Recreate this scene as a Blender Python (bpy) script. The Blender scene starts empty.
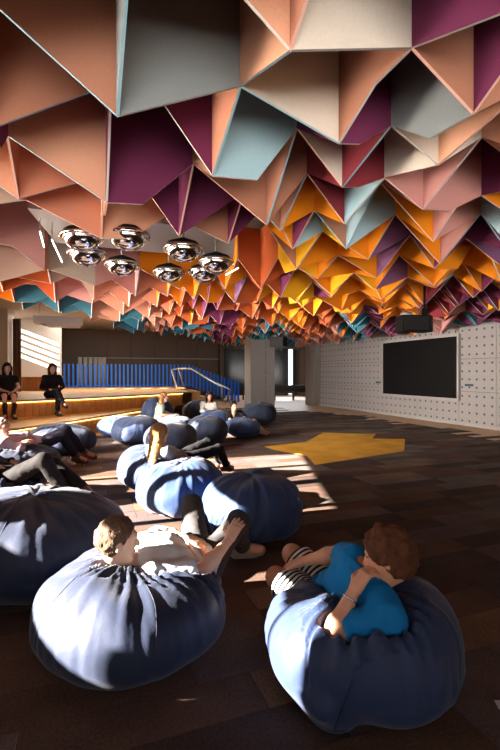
import bpy, bmesh, math, random
import numpy as np
from mathutils import Vector, Matrix

S = bpy.context.scene
C = S.collection
F, H0, HX, HY = 440.0, 1.45, 250.0, 373.0      # focal length (px), eye height, principal column, horizon row (500x750 frame)

# ------------------------------------------------------------------ camera, world, lights, exposure
cd = bpy.data.cameras.new('camera'); cam = bpy.data.objects.new('camera', cd); C.objects.link(cam)
cam.location = (0, 0, H0); cam.rotation_euler = (math.pi/2, 0, 0)
cd.sensor_fit = 'VERTICAL'; cd.sensor_height = 36; cd.sensor_width = 24; cd.lens = 36*F/750
cd.shift_y = -2/750; cd.clip_start = .05; cd.clip_end = 200
S.camera = cam

w = bpy.data.worlds.new('sky'); S.world = w; w.use_nodes = True
bg = w.node_tree.nodes['Background']; bg.inputs[0].default_value = (.80, .90, 1, 1); bg.inputs[1].default_value = 1.6

SUN = Vector((.975, .31, -.37)).normalized()
sd = bpy.data.lights.new('sun', 'SUN'); sd.energy = 85; sd.angle = .006; sd.color = (1, .93, .84)
so = bpy.data.objects.new('sun', sd); C.objects.link(so); so.rotation_euler = SUN.to_track_quat('-Z', 'Y').to_euler(); so.location = (-12, -4, 8)

def area(name, loc, aim, sx, sy, e, col, spread=180):
    d = bpy.data.lights.new(name, 'AREA'); d.shape = 'RECTANGLE'; d.size = sx; d.size_y = sy; d.energy = e; d.color = col; d.spread = math.radians(spread)
    o = bpy.data.objects.new(name, d); C.objects.link(o); o.location = loc
    o.rotation_euler = (Vector(aim)-Vector(loc)).to_track_quat('-Z', 'Y').to_euler()
area('canopy_fill_rear', (1.5, -3.85, 1.5), (1.2, 2.6, 4.6), 10, 1.9, 180, (1, .93, .86), 70)  # unseen uplight added to brighten the canopy, beam kept off the bags
area('canopy_fill_left', (-5.35, 3.2, 1.7), (2, 4.4, 4.6), 8, 1.0, 170, (1, .90, .80), 80)  # second added uplight for the canopy, beside the left wall
area('wall_fill_left', (-5.3, 7.2, 1.7), (5, 13, 1.2), 4, 1.0, 400, (1, .93, .86), 80)  # fill added by the left wall, brightens the pegboard and mid floor
area('stage_fill', (-5.2, 16.3, 3.55), (-5.2, 16.4, 0), 5, 2.5, 260, (1, .92, .82))  # fill added under the slab for stage and fins, no fitting there
area('lobby_fill', (3.0, 27.3, 1.7), (0, 8, 2.4), 6, 2.0, 380, (.9, .95, 1))  # fill added in front of the far glass, lifts the mid floor

vs = S.view_settings
vs.view_transform = 'Standard'; vs.look = 'None'; vs.gamma = 1; vs.use_curve_mapping = False; vs.exposure = 0.0
try: S.display_settings.display_device = 'sRGB'
except Exception: pass
S.cycles.max_bounces = 7; S.cycles.diffuse_bounces = 4; S.cycles.glossy_bounces = 3
S.cycles.caustics_reflective = False; S.cycles.caustics_refractive = False
S.cycles.sample_clamp_indirect = 6

# ------------------------------------------------------------------ helpers
U = np.array([.936, .353]); V = np.array([-.353, .936])      # the building's two plan directions
def W(px, py, d): return np.array([(px-HX)/F*d, d, H0-(py-HY)/F*d])
def uv(a, b): return U*a + V*b                                # plan coordinates along U, V from the camera foot

def srgb(r, g, b):
    f = lambda c: (c/255/12.92) if c/255 <= .04045 else ((c/255+.055)/1.055)**2.4
    return (f(r), f(g), f(b), 1)

def mat(name, col, rough=.7, var=.12, scale=8., bump=0., bscale=60., metal=0., stretch=None, sheen=0., emit=None, spec=.5):
    m = bpy.data.materials.new(name); m.use_nodes = True
    nt = m.node_tree; p = nt.nodes['Principled BSDF']; L = nt.links
    p.inputs['Roughness'].default_value = rough; p.inputs['Metallic'].default_value = metal
    p.inputs['Specular IOR Level'].default_value = spec
    p.inputs['Base Color'].default_value = col
    tc = nt.nodes.new('ShaderNodeTexCoord'); mp = nt.nodes.new('ShaderNodeMapping')
    L.new(tc.outputs['Object'], mp.inputs[0])
    if stretch: mp.inputs['Scale'].default_value = stretch
    if var:
        n = nt.nodes.new('ShaderNodeTexNoise'); n.inputs['Scale'].default_value = scale; n.inputs['Detail'].default_value = 4
        L.new(mp.outputs[0], n.inputs['Vector'])
        mx = nt.nodes.new('ShaderNodeMix'); mx.data_type = 'RGBA'
        mx.inputs[6].default_value = tuple(c*(1-var) for c in col[:3])+(1,)
        mx.inputs[7].default_value = tuple(min(1, c*(1+var)) for c in col[:3])+(1,)
        L.new(n.outputs[0], mx.inputs[0]); L.new(mx.outputs[2], p.inputs['Base Color'])
    if bump:
        n2 = nt.nodes.new('ShaderNodeTexNoise'); n2.inputs['Scale'].default_value = bscale; n2.inputs['Detail'].default_value = 3
        L.new(mp.outputs[0], n2.inputs['Vector'])
        b = nt.nodes.new('ShaderNodeBump'); b.inputs['Strength'].default_value = bump; b.inputs['Distance'].default_value = .02
        L.new(n2.outputs[0], b.inputs['Height']); L.new(b.outputs[0], p.inputs['Normal'])
    if sheen:
        p.inputs['Sheen Weight'].default_value = sheen
    if emit:
        p.inputs['Emission Color'].default_value = emit[0]; p.inputs['Emission Strength'].default_value = emit[1]
    return m

def build(name, verts, faces, mats, parent=None, loc=(0, 0, 0), smooth=False, midx=None, recalc=False):
    me = bpy.data.meshes.new(name)
    if isinstance(faces, np.ndarray):
        n = faces.shape[0]; k = faces.shape[1]
        me.vertices.add(len(verts)); me.vertices.foreach_set('co', np.asarray(verts, np.float32).ravel())
        me.loops.add(n*k); me.loops.foreach_set('vertex_index', faces.astype(np.int32).ravel())
        me.polygons.add(n); me.polygons.foreach_set('loop_start', np.arange(0, n*k, k, dtype=np.int32))
        me.polygons.foreach_set('loop_total', np.full(n, k, np.int32))
        me.update(calc_edges=True); me.validate()
    else:
        me.from_pydata([tuple(map(float, v)) for v in verts], [], faces); me.update()
    if recalc:
        bm = bmesh.new(); bm.from_mesh(me); bmesh.ops.recalc_face_normals(bm, faces=bm.faces); bm.to_mesh(me); bm.free()
    for m in (mats if isinstance(mats, (list, tuple)) else [mats]): me.materials.append(m)
    if midx is not None: me.polygons.foreach_set('material_index', np.asarray(midx, np.int32))
    if smooth: me.polygons.foreach_set('use_smooth', np.ones(len(me.polygons), bool))
    o = bpy.data.objects.new(name, me); C.objects.link(o); o.location = loc; o.parent = parent
    return o

def empty(name, loc=(0, 0, 0)):
    o = bpy.data.objects.new(name, None); C.objects.link(o); o.location = loc; o.empty_display_size = .1
    return o

def tag(o, label=None, cat=None, group=None, kind=None):
    if label: o['label'] = label
    if cat: o['category'] = cat
    if group: o['group'] = group
    if kind: o['kind'] = kind
    return o

class MB:
    """collects boxes, prisms, tubes"""
    def __init__(s): s.v = []; s.f = []; s.m = []
    def add(s, v, f, m=0):
        n = len(s.v); s.v += [tuple(map(float, p)) for p in v]; s.f += [tuple(i+n for i in q) for q in f]; s.m += [m]*len(f)
    def box(s, c, h, ax=None, m=0):
        """centre c, half sizes h, ax = unit plan x axis"""
        ax = np.array([1., 0]) if ax is None else np.array(ax, float); ay = np.array([-ax[1], ax[0]])
        v = []
        for z in (-1, 1):
            for a, b in ((-1, -1), (1, -1), (1, 1), (-1, 1)):
                p = ax*a*h[0]+ay*b*h[1]; v.append((c[0]+p[0], c[1]+p[1], c[2]+z*h[2]))
        s.add(v, [(3, 2, 1, 0), (4, 5, 6, 7), (0, 1, 5, 4), (1, 2, 6, 5), (2, 3, 7, 6), (3, 0, 4, 7)], m)
    def bb(s, a, b, m=0):
        s.box([(a[i]+b[i])/2 for i in range(3)], [abs(b[i]-a[i])/2 for i in range(3)], None, m)
    def prism(s, poly, z0, z1, m=0):
        n = len(poly); area2 = sum(poly[i][0]*poly[(i+1) % n][1]-poly[(i+1) % n][0]*poly[i][1] for i in range(n))
        if area2 < 0: poly = poly[::-1]
        v = [(p[0], p[1], z0) for p in poly]+[(p[0], p[1], z1) for p in poly]
        s.add(v, [tuple(range(n-1, -1, -1)), tuple(range(n, 2*n))]+[(i, (i+1) % n, n+(i+1) % n, n+i) for i in range(n)], m)
    def tube(s, pts, r, n=8, m=0):
        pts = [Vector(p) for p in pts]; rings = []
        for i, p in enumerate(pts):
            t = (pts[min(i+1, len(pts)-1)]-pts[max(i-1, 0)]).normalized()
            a = t.orthogonal().normalized() if i == 0 else (a-t*a.dot(t)).normalized()
            b = t.cross(a); rr = r[i] if isinstance(r, (list, tuple)) else r
            rings.append([p+(a*math.cos(2*math.pi*k/n)+b*math.sin(2*math.pi*k/n))*rr for k in range(n)])
        v = [q for g in rings for q in g]; f = []
        for i in range(len(rings)-1):
            for k in range(n): f.append((i*n+k, i*n+(k+1) % n, (i+1)*n+(k+1) % n, (i+1)*n+k))
        f.append(tuple(range(n-1, -1, -1))); f.append(tuple((len(rings)-1)*n+k for k in range(n)))
        s.add(v, f, m)
    def lathe(s, c, prof, n=24, m=0):
        v = []; f = []
        for r, z in prof:
            for k in range(n): v.append((c[0]+r*math.cos(2*math.pi*k/n), c[1]+r*math.sin(2*math.pi*k/n), c[2]+z))
        for i in range(len(prof)-1):
            for k in range(n): f.append((i*n+k, i*n+(k+1) % n, (i+1)*n+(k+1) % n, (i+1)*n+k))
        s.add(v, f, m)
    def build(s, name, mats, parent=None, loc=(0, 0, 0), smooth=False):
        lv = [(p[0]-loc[0], p[1]-loc[1], p[2]-loc[2]) for p in s.v] if parent is None else s.v
        return build(name, lv, s.f, mats, parent, loc if parent is None else (0, 0, 0), smooth, s.m)

def part(name, mb, m, parent, smooth=False):
    """mesh given in world coordinates, made a child of parent"""
    o = mb.build(name, m, None, (0, 0, 0), smooth)
    org = Vector((0, 0, 0)); q = parent
    while q is not None: org += q.location; q = q.parent
    o.parent = parent; o.location = -org
    return o

# value noise for displacement
_rng = np.random.RandomState(7); _T = _rng.rand(32, 32, 32)
def vnoise(p):
    i = np.floor(p).astype(int); f = p-i; f = f*f*(3-2*f); r = 0
    for dx in (0, 1):
        for dy in (0, 1):
            for dz in (0, 1):
                wt = (f[:, 0] if dx else 1-f[:, 0])*(f[:, 1] if dy else 1-f[:, 1])*(f[:, 2] if dz else 1-f[:, 2])
                r = r+wt*_T[(i[:, 0]+dx) % 32, (i[:, 1]+dy) % 32, (i[:, 2]+dz) % 32]
    return r*2-1

# ------------------------------------------------------------------ implicit surfaces (for bodies, clothes, bags)
def A(*v): return np.array(v, float)
def unit(v): v = np.asarray(v, float); return v/max(1e-9, np.linalg.norm(v))
def cone(a, b, ra, rb, cuts=()): return dict(t='c', a=np.asarray(a, float), b=np.asarray(b, float), ra=ra, rb=rb, cuts=list(cuts))
def ell(c, rad, R=None, cuts=()): return dict(t='e', c=np.asarray(c, float), r=np.asarray(rad, float), R=np.eye(3) if R is None else np.asarray(R, float), cuts=list(cuts))
def inflate(p, e, cuts=None):
    q = dict(p)
    if p['t'] == 'c': q['ra'] = p['ra']+e; q['rb'] = p['rb']+e
    else: q['r'] = p['r']+e
    q['cuts'] = list(p['cuts']) if cuts is None else list(cuts)
    return q
def bbox(p):
    if p['t'] == 'c':
        return np.minimum(p['a']-p['ra'], p['b']-p['rb']), np.maximum(p['a']+p['ra'], p['b']+p['rb'])
    m = p['r'].max(); return p['c']-m, p['c']+m
def evalp(p, P):
    if p['t'] == 'c':
        ab = p['b']-p['a']; L2 = max(ab@ab, 1e-9)
        t = np.clip(((P-p['a'])@ab)/L2, 0, 1)
        d = np.linalg.norm(P-p['a']-t[..., None]*ab, axis=-1)-(p['ra']+(p['rb']-p['ra'])*t)
    else:
        q = (P-p['c'])@p['R'].T; k0 = np.linalg.norm(q/p['r'], axis=-1); k1 = np.linalg.norm(q/(p['r']**2), axis=-1)
        d = k0*(k0-1)/np.maximum(k1, 1e-6)
    for pt, n in p['cuts']: d = np.maximum(d, (P-pt)@n)
    return d
def smin(a, b, k):
    h = np.maximum(k-np.abs(a-b), 0)/k
    return np.minimum(a, b)-h*h*k*.25
def field(prims, lo, shape, res, k):
    D = np.full(shape, .5)
    for p in prims:
        a, b = bbox(p); m = k+3*res
        i0 = np.maximum(np.floor((a-m-lo)/res).astype(int), 0); i1 = np.minimum(np.ceil((b+m-lo)/res).astype(int)+1, shape)
        if (i1 <= i0).any(): continue
        g = np.stack(np.meshgrid(*[lo[j]+res*np.arange(i0[j], i1[j]) for j in range(3)], indexing='ij'), -1)
        sl = tuple(slice(i0[j], i1[j]) for j in range(3))
        D[sl] = smin(D[sl], evalp(p, g), p.get('k', k))
    return D
def nets(D, lo, res):
    s = D < 0; nx, ny, nz = D.shape
    acc = np.zeros((nx-1, ny-1, nz-1, 3)); cnt = np.zeros((nx-1, ny-1, nz-1))
    cs = [(i, j, k) for i in (0, 1) for j in (0, 1) for k in (0, 1)]
    sl = lambda c: (slice(c[0], nx-1+c[0]), slice(c[1], ny-1+c[1]), slice(c[2], nz-1+c[2]))
    for c in cs:
        for ax in range(3):
            if c[ax]: continue
            e = list(c); e[ax] = 1; e = tuple(e)
            d0 = D[sl(c)]; d1 = D[sl(e)]; x = (d0 < 0) != (d1 < 0)
            t = np.where(x, d0/np.where(x, d0-d1, 1), 0)
            pos = [np.full(t.shape, float(c[i])) for i in range(3)]; pos[ax] = t
            for i in range(3): acc[..., i] += np.where(x, pos[i], 0)
            cnt += x
    act = cnt > 0; idx = np.full(act.shape, -1); idx[act] = np.arange(act.sum())
    cell = np.argwhere(act); verts = lo+res*(cell+acc[act]/cnt[act][:, None])
    quads = []
    for ax in range(3):
        o1, o2 = (ax+1) % 3, (ax+2) % 3
        a = [slice(None)]*3; b = [slice(None)]*3
        a[ax] = slice(0, -1); b[ax] = slice(1, None)
        s0, s1 = s[tuple(a)], s[tuple(b)]
        ch = np.argwhere(s0 != s1)
        ch = ch[(ch[:, o1] > 0) & (ch[:, o2] > 0) & (ch[:, o1] < D.shape[o1]-1) & (ch[:, o2] < D.shape[o2]-1)]
        def ci(d1, d2):
            q = ch.copy(); q[:, o1] -= d1; q[:, o2] -= d2; return idx[q[:, 0], q[:, 1], q[:, 2]]
        Q = np.stack([ci(1, 1), ci(0, 1), ci(0, 0), ci(1, 0)], 1)
        flip = ~s0[ch[:, 0], ch[:, 1], ch[:, 2]]
        Q[flip] = Q[flip][:, ::-1]; quads.append(Q)
    Q = np.concatenate(quads); Q = Q[(Q >= 0).all(1)]
    return verts, Q
def sdf_mesh(prims, res, k, extra=None):
    bs = [bbox(p) for p in prims]; pad = 3*res+.01
    lo = np.min([b[0] for b in bs], 0)-pad; hi = np.max([b[1] for b in bs], 0)+pad
    shape = tuple(np.ceil((hi-lo)/res).astype(int)+1)
    D = field(prims, lo, shape, res, k)
    if extra is not None: D = extra(D, lo, shape, res)
    return nets(D, lo, res)
def relax(v, q, n=1, lam=.5):
    for _ in range(n):
        s = np.zeros_like(v); c = np.zeros(len(v))
        for a, b in ((0, 1), (1, 2), (2, 3), (3, 0)):
            np.add.at(s, q[:, a], v[q[:, b]]); np.add.at(s, q[:, b], v[q[:, a]])
            np.add.at(c, q[:, a], 1); np.add.at(c, q[:, b], 1)
        v = v+lam*(s/np.maximum(c, 1)[:, None]-v)
    return v
def normals(v, q):
    n = np.cross(v[q[:, 2]]-v[q[:, 0]], v[q[:, 3]]-v[q[:, 1]]); N = np.zeros_like(v)
    for i in range(4): np.add.at(N, q[:, i], n)
    return N/np.maximum(np.linalg.norm(N, axis=1), 1e-9)[:, None]

# ------------------------------------------------------------------ materials
M = {}
M['concrete'] = mat('slab_paint', srgb(150, 140, 130), .9)
M['wallpaint'] = mat('wall_paint', srgb(205, 198, 190), .85, .05)
M['white'] = mat('white_paint', srgb(225, 220, 212), .6, .03)
M['brownwall'] = mat('brown_wall_panel', srgb(98, 80, 66), .6, .08, 3)
M['greypanel'] = mat('grey_perforated_panel', srgb(168, 160, 155), .38, .06, 5, metal=.25)
M['seam_dark'] = mat('dark_joint', srgb(90, 86, 84), .7)
M['teal_hole'] = mat('teal_peg_hole', srgb(36, 78, 96), .5)
M['screen'] = mat('screen_glass', srgb(13, 12, 12), .35, .0, spec=.3)
M['screenframe'] = mat('screen_frame', srgb(175, 168, 162), .4, .03)
M['timber'] = mat('stage_timber', srgb(208, 158, 104), .45, .22, 3, stretch=(1, 1, 12))
M['timberfloor'] = mat('timber_floor', srgb(232, 192, 152), .5, .18, 4, stretch=(1, 8, 1))
M['riser'] = mat('riser_slat', srgb(204, 152, 84), .5, .25, 6)
M['backrest'] = mat('backrest_timber', srgb(186, 126, 80), .5, .2, 6, stretch=(12, 12, 1))
M['led'] = mat('led_strip', (1, .8, .3, 1), .5, 0, emit=((1, .66, .18, 1), 9))
M['whiteled'] = mat('white_led', (1, 1, 1, 1), .5, 0, emit=((1, .95, .88, 1), 4))
M['bluefin'] = mat('blue_fin', srgb(30, 118, 232), .35, .06)
M['steel'] = mat('brushed_steel', srgb(170, 168, 165), .35, .05, metal=.8)
M['chrome'] = mat('chrome', srgb(235, 230, 225), .06, .0, metal=1.)
M['black'] = mat('black_plastic', srgb(10, 10, 11), .6, .1, spec=.2)
M['column'] = mat('column_render', srgb(150, 143, 138), .7, .06, 3)
M['glass_dark'] = mat('dark_glass', srgb(52, 60, 68), .15, .1, 1)
M['darkwood'] = mat('dark_bench_wood', srgb(48, 34, 26), .5, .2)
M['greyboard'] = mat('grey_board', srgb(165, 158, 150), .6, .08)
M['curtain'] = mat('brown_curtain', srgb(92, 62, 46), .85, .15)
M['fleck'] = mat('white_fleck', srgb(240, 240, 240), .8, .02)

# ------------------------------------------------------------------ carpet plank materials (with ribs along the plank)
def carpet(name, col, var=.25):
    m = bpy.data.materials.new(name); m.use_nodes = True; nt = m.node_tree; L = nt.links; p = nt.nodes['Principled BSDF']
    p.inputs['Roughness'].default_value = .95; p.inputs['Specular IOR Level'].default_value = .15
    tc = nt.nodes.new('ShaderNodeTexCoord'); mp = nt.nodes.new('ShaderNodeMapping'); L.new(tc.outputs['Object'], mp.inputs[0])
    mp.inputs['Rotation'].default_value = (0, 0, -math.atan2(.353, .936))
    n = nt.nodes.new('ShaderNodeTexNoise'); n.inputs['Scale'].default_value = 70; n.inputs['Detail'].default_value = 4; L.new(mp.outputs[0], n.inputs['Vector'])
    n3 = nt.nodes.new('ShaderNodeTexNoise'); n3.inputs['Scale'].default_value = 2.2; L.new(mp.outputs[0], n3.inputs['Vector'])
    add = nt.nodes.new('ShaderNodeMath'); add.operation = 'ADD'; L.new(n.outputs[0], add.inputs[0]); L.new(n3.outputs[0], add.inputs[1])
    mr = nt.nodes.new('ShaderNodeMapRange'); mr.inputs[1].default_value = .7; mr.inputs[2].default_value = 1.3; L.new(add.outputs[0], mr.inputs[0])
    mx = nt.nodes.new('ShaderNodeMix'); mx.data_type = 'RGBA'; L.new(mr.outputs[0], mx.inputs[0])
    mx.inputs[6].default_value = tuple(c*(1-var*1.6) for c in col[:3])+(1,); mx.inputs[7].default_value = tuple(c*(1+var*1.6) for c in col[:3])+(1,)
    L.new(mx.outputs[2], p.inputs['Base Color'])
    wv = nt.nodes.new('ShaderNodeTexWave'); wv.wave_type = 'BANDS'; wv.bands_direction = 'Y'; wv.inputs['Scale'].default_value = 48; wv.inputs['Distortion'].default_value = .6
    L.new(mp.outputs[0], wv.inputs['Vector'])
    b = nt.nodes.new('ShaderNodeBump'); b.inputs['Strength'].default_value = .3; b.inputs['Distance'].default_value = .006
    b2 = nt.nodes.new('ShaderNodeBump'); b2.inputs['Strength'].default_value = .5; b2.inputs['Distance'].default_value = .006
    L.new(wv.outputs[0], b.inputs['Height']); L.new(n.outputs[0], b2.inputs['Height']); L.new(b.outputs[0], b2.inputs['Normal']); L.new(b2.outputs[0], p.inputs['Normal'])
    return m
CARPET = [carpet('carpet_brown', srgb(94, 72, 60)), carpet('carpet_dark', srgb(74, 60, 54)), carpet('carpet_plum_grey', srgb(96, 81, 77)),
          carpet('carpet_tan', srgb(120, 94, 72)), carpet('carpet_grey', srgb(106, 93, 86)), carpet('carpet_yellow', srgb(214, 156, 52), .15)]

# ------------------------------------------------------------------ the setting
RW = lambda d: 6.31-.377*(d-11.1)                             # right wall: X at depth d
ZS = 3.6
mb = MB(); mb.bb((-14, -4.2, -.2), (14, 30.5, -.008)); floor = tag(mb.build('floor', M['timberfloor']), kind='structure')
mb = MB(); mb.bb((-5.75, -4.2, ZS), (14, 30.5, ZS+.2)); mb.bb((-9.6, 9.6, ZS), (-5.75, 30.5, ZS+.2)); ceiling = tag(mb.build('ceiling', M['concrete']), kind='structure')

def wall_y(x0, x1, ya, yb, z1, holes):
    """wall box along y with rectangular openings (y0,y1,z0,z1)"""
    m = MB(); y = ya
    for (a, b, c, d) in sorted(holes):
        if a > y: m.bb((x0, y, 0), (x1, a, z1))
        if c > 0: m.bb((x0, a, 0), (x1, b, c))
        if d < z1: m.bb((x0, a, d), (x1, b, z1))
        y = b
    if y < yb: m.bb((x0, y, 0), (x1, yb, z1))
    return m
# left window wall (outside the frame; openings shaped to throw the sun patches)
HL = [(-.10, .22, 2.24, 2.72), (.22, 1.42, 1.98, 2.57), (1.75, 5.9, 1.0, 2.52), (6.75, 7.1, 1.0, 2.2), (7.45, 7.7, 1.0, 2.2), (8.1, 9.35, 1.0, 2.2)]
wl = tag(wall_y(-5.75, -5.5, -4.2, 9.6, ZS, HL).build('wall_left', M['wallpaint']), kind='structure')
for i, (a, b, c, d) in enumerate(HL):
    m = MB(); t = .03 if a > 2 else .008
    m.bb((-5.65, a, c), (-5.60, a+t, d)); m.bb((-5.65, b-t, c), (-5.60, b, d)); m.bb((-5.65, a+t, c), (-5.60, b-t, c+t)); m.bb((-5.65, a+t, d-t), (-5.60, b-t, d))
    wn = tag(m.build('window_%d' % (i+1), M['seam_dark']), kind='structure')
    if b-a > 2:
        for k in range(1, 4):
            y = a+(b-a)*k/4; mm = MB(); mm.bb((-5.66, y-.05, c+t), (-5.59, y+.05, d-t)); part('mullion', mm, M['seam_dark'], wn)
# return, stage side wall with louvred window, striped-light wall
mb = MB(); mb.bb((-9.4, 9.46, 0), (-5.75, 9.6, ZS)); tag(mb.build('wall_return', M['wallpaint']), kind='structure')
tag(wall_y(-9.6, -9.4, 9.46, 31, ZS, [(15.9, 17.15, 2.1, 3.5)]).build('wall_stage', M['wallpaint']), kind='structure')
lv = empty('window_8', (-9.5, 16.5, 2.1)); tag(lv, kind='structure')
for k in range(6):
    m = MB(); z = 2.2+.25*k; m.bb((-9.56, 15.9, z-.04), (-9.44, 17.15, z+.04)); part('louvre_slat', m, M['seam_dark'], lv)
mb = MB(); mb.bb((-9.4, 17.2, 0), (-7.45, 17.4, ZS)); tag(mb.build('wall_stripe', M['wallpaint']), kind='structure')
# rear wall with wide windows behind the viewer
m = MB(); m.bb((-5.75, -4.2, 0), (13, -4.0, .55)); m.bb((-5.75, -4.2, 2.45), (13, -4.0, ZS)); m.bb((-5.75, -4.2, .55), (-3.5, -4.0, 2.45)); m.bb((6.5, -4.2, .55), (13, -4.0, 2.45))
tag(m.build('wall_rear', M['wallpaint']), kind='structure')
# back wall behind the stage, in panels
B0 = np.array([-9.1, 21.4])
def bw(s, off=0): p = B0+U*s+V*off; return p
mb = MB(); c = (bw(-.3)+bw(7.84))/2+V*.12; mb.box((c[0], c[1], ZS/2), (4.1, .1, ZS/2), U); wb = tag(mb.build('wall_back', M['seam_dark']), kind='structure')
for k in range(7):
    s = -.25+1.16*k
    for z0, z1 in ((0, 2.2), (2.22, ZS)):
        m = MB(); c = bw(s+.57); m.box((c[0], c[1], (z0+z1)/2), (.57, .025, (z1-z0)/2-.004), U); part('panel', m, M['brownwall'], wb)
m = MB(); c = bw(4.4, -.06); m.box((c[0], c[1], 2.21), (3.5, .04, .022), U); tag(m.build('trim_1', M['greyboard']), kind='structure')
# end of the back wall and the far glass wall
mb = MB(); c = bw(8.0, 3.); mb.box((c[0], c[1], ZS/2), (.1, 3.2, ZS/2), U); tag(mb.build('wall_end', M['brownwall']), kind='structure')
fw = empty('window_7', (0, 28.5, 0)); tag(fw, kind='structure')
x = -3.2
for i, wd in enumerate((1.5, 1.5, 1.5, 1.5, 1.5, 1.5, 1.5)):
    gap = .32 if i == 3 else .06
    m = MB(); m.bb((x, 28.48, .0), (x+wd-gap, 28.52, 3.0)); part('pane', m, M['glass_dark'], fw)
    m = MB(); m.bb((x-.06 if i != 4 else x-.03, 28.4, 0), (x, 28.55, 3.0)); part('mullion', m, M['seam_dark'], fw)
    x += wd
m = MB(); m.bb((-9.4, 28.4, 3.0), (13, 28.6, ZS)); m.bb((-9.4, 28.4, 0), (-3.26, 28.6, 3.0)); m.bb((7.3, 28.4, 0), (13, 28.6, 3.0))
tag(m.build('wall_far', M['brownwall']), kind='structure')

# right wall with pegboard panels
def rw(s): return np.array([RW(11.1), 11.1])+V*s            # s metres along V from depth 11.1
c = rw(-3.4)+U*.16
mb = MB(); mb.box((c[0], c[1], ZS/2), (12.8, .1, ZS/2), V); wr = tag(mb.build('wall_right', M['seam_dark']), kind='structure')
SC0, SC1 = (12.33-11.1)/.936, (15.38-11.1)/.936              # screen span along the wall
rows = [(.02, .93), (.945, 1.83), (1.845, 2.73), (2.745, 3.59)]
PW = 1.2; edges = [SC1+PW*k for k in range(6)]
cols = [(SC0-PW*(k+1), SC0-PW*k) for k in range(5)][::-1]+[(SC0, (SC0+SC1)/2), ((SC0+SC1)/2, SC1)]+[(SC1+PW*k, SC1+PW*(k+1)) for k in range(4)]
for (s0, s1) in cols:
    for (z0, z1) in rows:
        c = rw((s0+s1)/2)+U*.035
        m = MB(); m.box((c[0], c[1], (z0+z1)/2), ((s1-s0)/2-.007, .025, (z1-z0)/2), V)
        pn = part('wall_panel', m, M['greypanel'], wr)
        if s0 < -5 or z0 > 2.7: continue
        hm = MB(); nu = max(2, round((s1-s0)/.225)); nz = 4
        for i in range(nu):
            for j in range(nz):
                s = s0+(i+.5)*(s1-s0)/nu; z = z0+(j+.5)*(z1-z0)/nz
                if SC0-.12 < s < SC1+.12 and .6 < z < 2.6: continue
                c = rw(s)+U*.008; hm.box((c[0], c[1], z), (.026, .003, .026), V)
        if hm.v:
            o = part('peg_holes', hm, M['teal_hole'], pn); o['kind'] = 'stuff'
for s, z in ((SC0-.35, 1.12), (SC1+.35, 1.12)):
    m = MB(); c = rw(s)+U*.006; m.box((c[0], c[1], z), (.14, .004, .03), V); part('teal_slot', m, M['teal_hole'], wr)
e = rw((19.9-11.1)/.936)
m = MB(); c = e+U*(-.05)+V*.1; m.box((c[0], c[1], ZS/2), (.42, .22, ZS/2), V); tag(m.build('trim_2', M['column']), kind='structure')
m = MB(); c = e+U*2.2+V*4; m.box((c[0]+1, c[1], ZS/2), (4.6, .1, ZS/2), V); tag(m.build('wall_lobby', M['brownwall']), kind='structure')
sk = MB(); c = rw(-3.4)-U*.004; sk.box((c[0], c[1], .04), (12.7, .012, .04), V); tag(sk.build('baseboard_right', M['screenframe']), kind='structure')

# wall-mounted screen
c = rw((SC0+SC1)/2)-U*.035
scr = empty('wall_screen', (c[0], c[1], .735)); tag(scr, 'large black wall screen in a thin grey frame on the pegboard wall', 'screen')
sw, zb, zt = (SC1-SC0)/2, .735, 2.48
m = MB(); m.box((c[0], c[1], (zb+zt)/2), (sw, .022, (zt-zb)/2), V); part('display', m, M['screen'], scr)
m = MB()
for ds in (-sw-.035, sw+.035): q = c+V*ds; m.box((q[0], q[1], (zb+zt)/2), (.033, .04, (zt-zb)/2+.06), V)
for z in (zb-.035, zt+.035): m.box((c[0], c[1], z), (sw, .04, .033), V)
part('frame', m, M['screenframe'], scr)

# column
cc = W(259.5, 411, 16.9)[:2]
m = MB(); m.box((cc[0], cc[1], ZS/2), (.49, .33, ZS/2), U); col = tag(m.build('column', M['column'], None, (cc[0], cc[1], 0)), kind='structure')
tag(col, 'square grey rendered column beside the bean bags', 'column')
q = cc+U*.12-V*.333
m = MB(); m.box((q[0], q[1], ZS/2), (.006, .004, ZS/2), U); part('joint', m, M['seam_dark'], col)
for k in range(5):
    m = MB(); m.box((q[0], q[1]-.003, .35+.5*k), (.018, .01, .018), U); part('bolt', m, M['steel'], col)

# ------------------------------------------------------------------ carpet planks
random.seed(11)
def fl(px, py): d = F*H0/(py-HY); return ((px-HX)/F*d, d)
yellow = [[fl(*q) for q in pc] for pc in (((306, 442), (323, 432.8), (376, 434), (372, 438.8), (315, 465), (307, 456)), ((372, 438.8), (405, 439), (404, 451), (315, 465)), ((264, 446.5), (306, 442), (307, 456), (275, 450)))]
def clip(poly, cl):
    a2 = sum(cl[i-1][0]*cl[i][1]-cl[i][0]*cl[i-1][1] for i in range(len(cl)))
    if a2 < 0: cl = cl[::-1]
    out = [tuple(p) for p in poly]
    for i in range(len(cl)):
        a, b = cl[i-1], cl[i]; inp = out; out = []
        sd_ = lambda p: (b[0]-a[0])*(p[1]-a[1])-(b[1]-a[1])*(p[0]-a[0])
        for k in range(len(inp)):
            p, q = inp[k-1], inp[k]; sp, sq = sd_(p), sd_(q)
            if (sp >= 0) != (sq >= 0): t_ = sp/(sp-sq); out.append((p[0]+(q[0]-p[0])*t_, p[1]+(q[1]-p[1])*t_))
            if sq >= 0: out.append(q)
    return out
def inside(p, poly):
    r = False; n = len(poly)
    for i in range(n):
        (x1, y1), (x2, y2) = poly[i], poly[(i+1) % n]
        if (y1 > p[1]) != (y2 > p[1]) and p[0] < (x2-x1)*(p[1]-y1)/(y2-y1)+x1: r = not r
    return r
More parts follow.
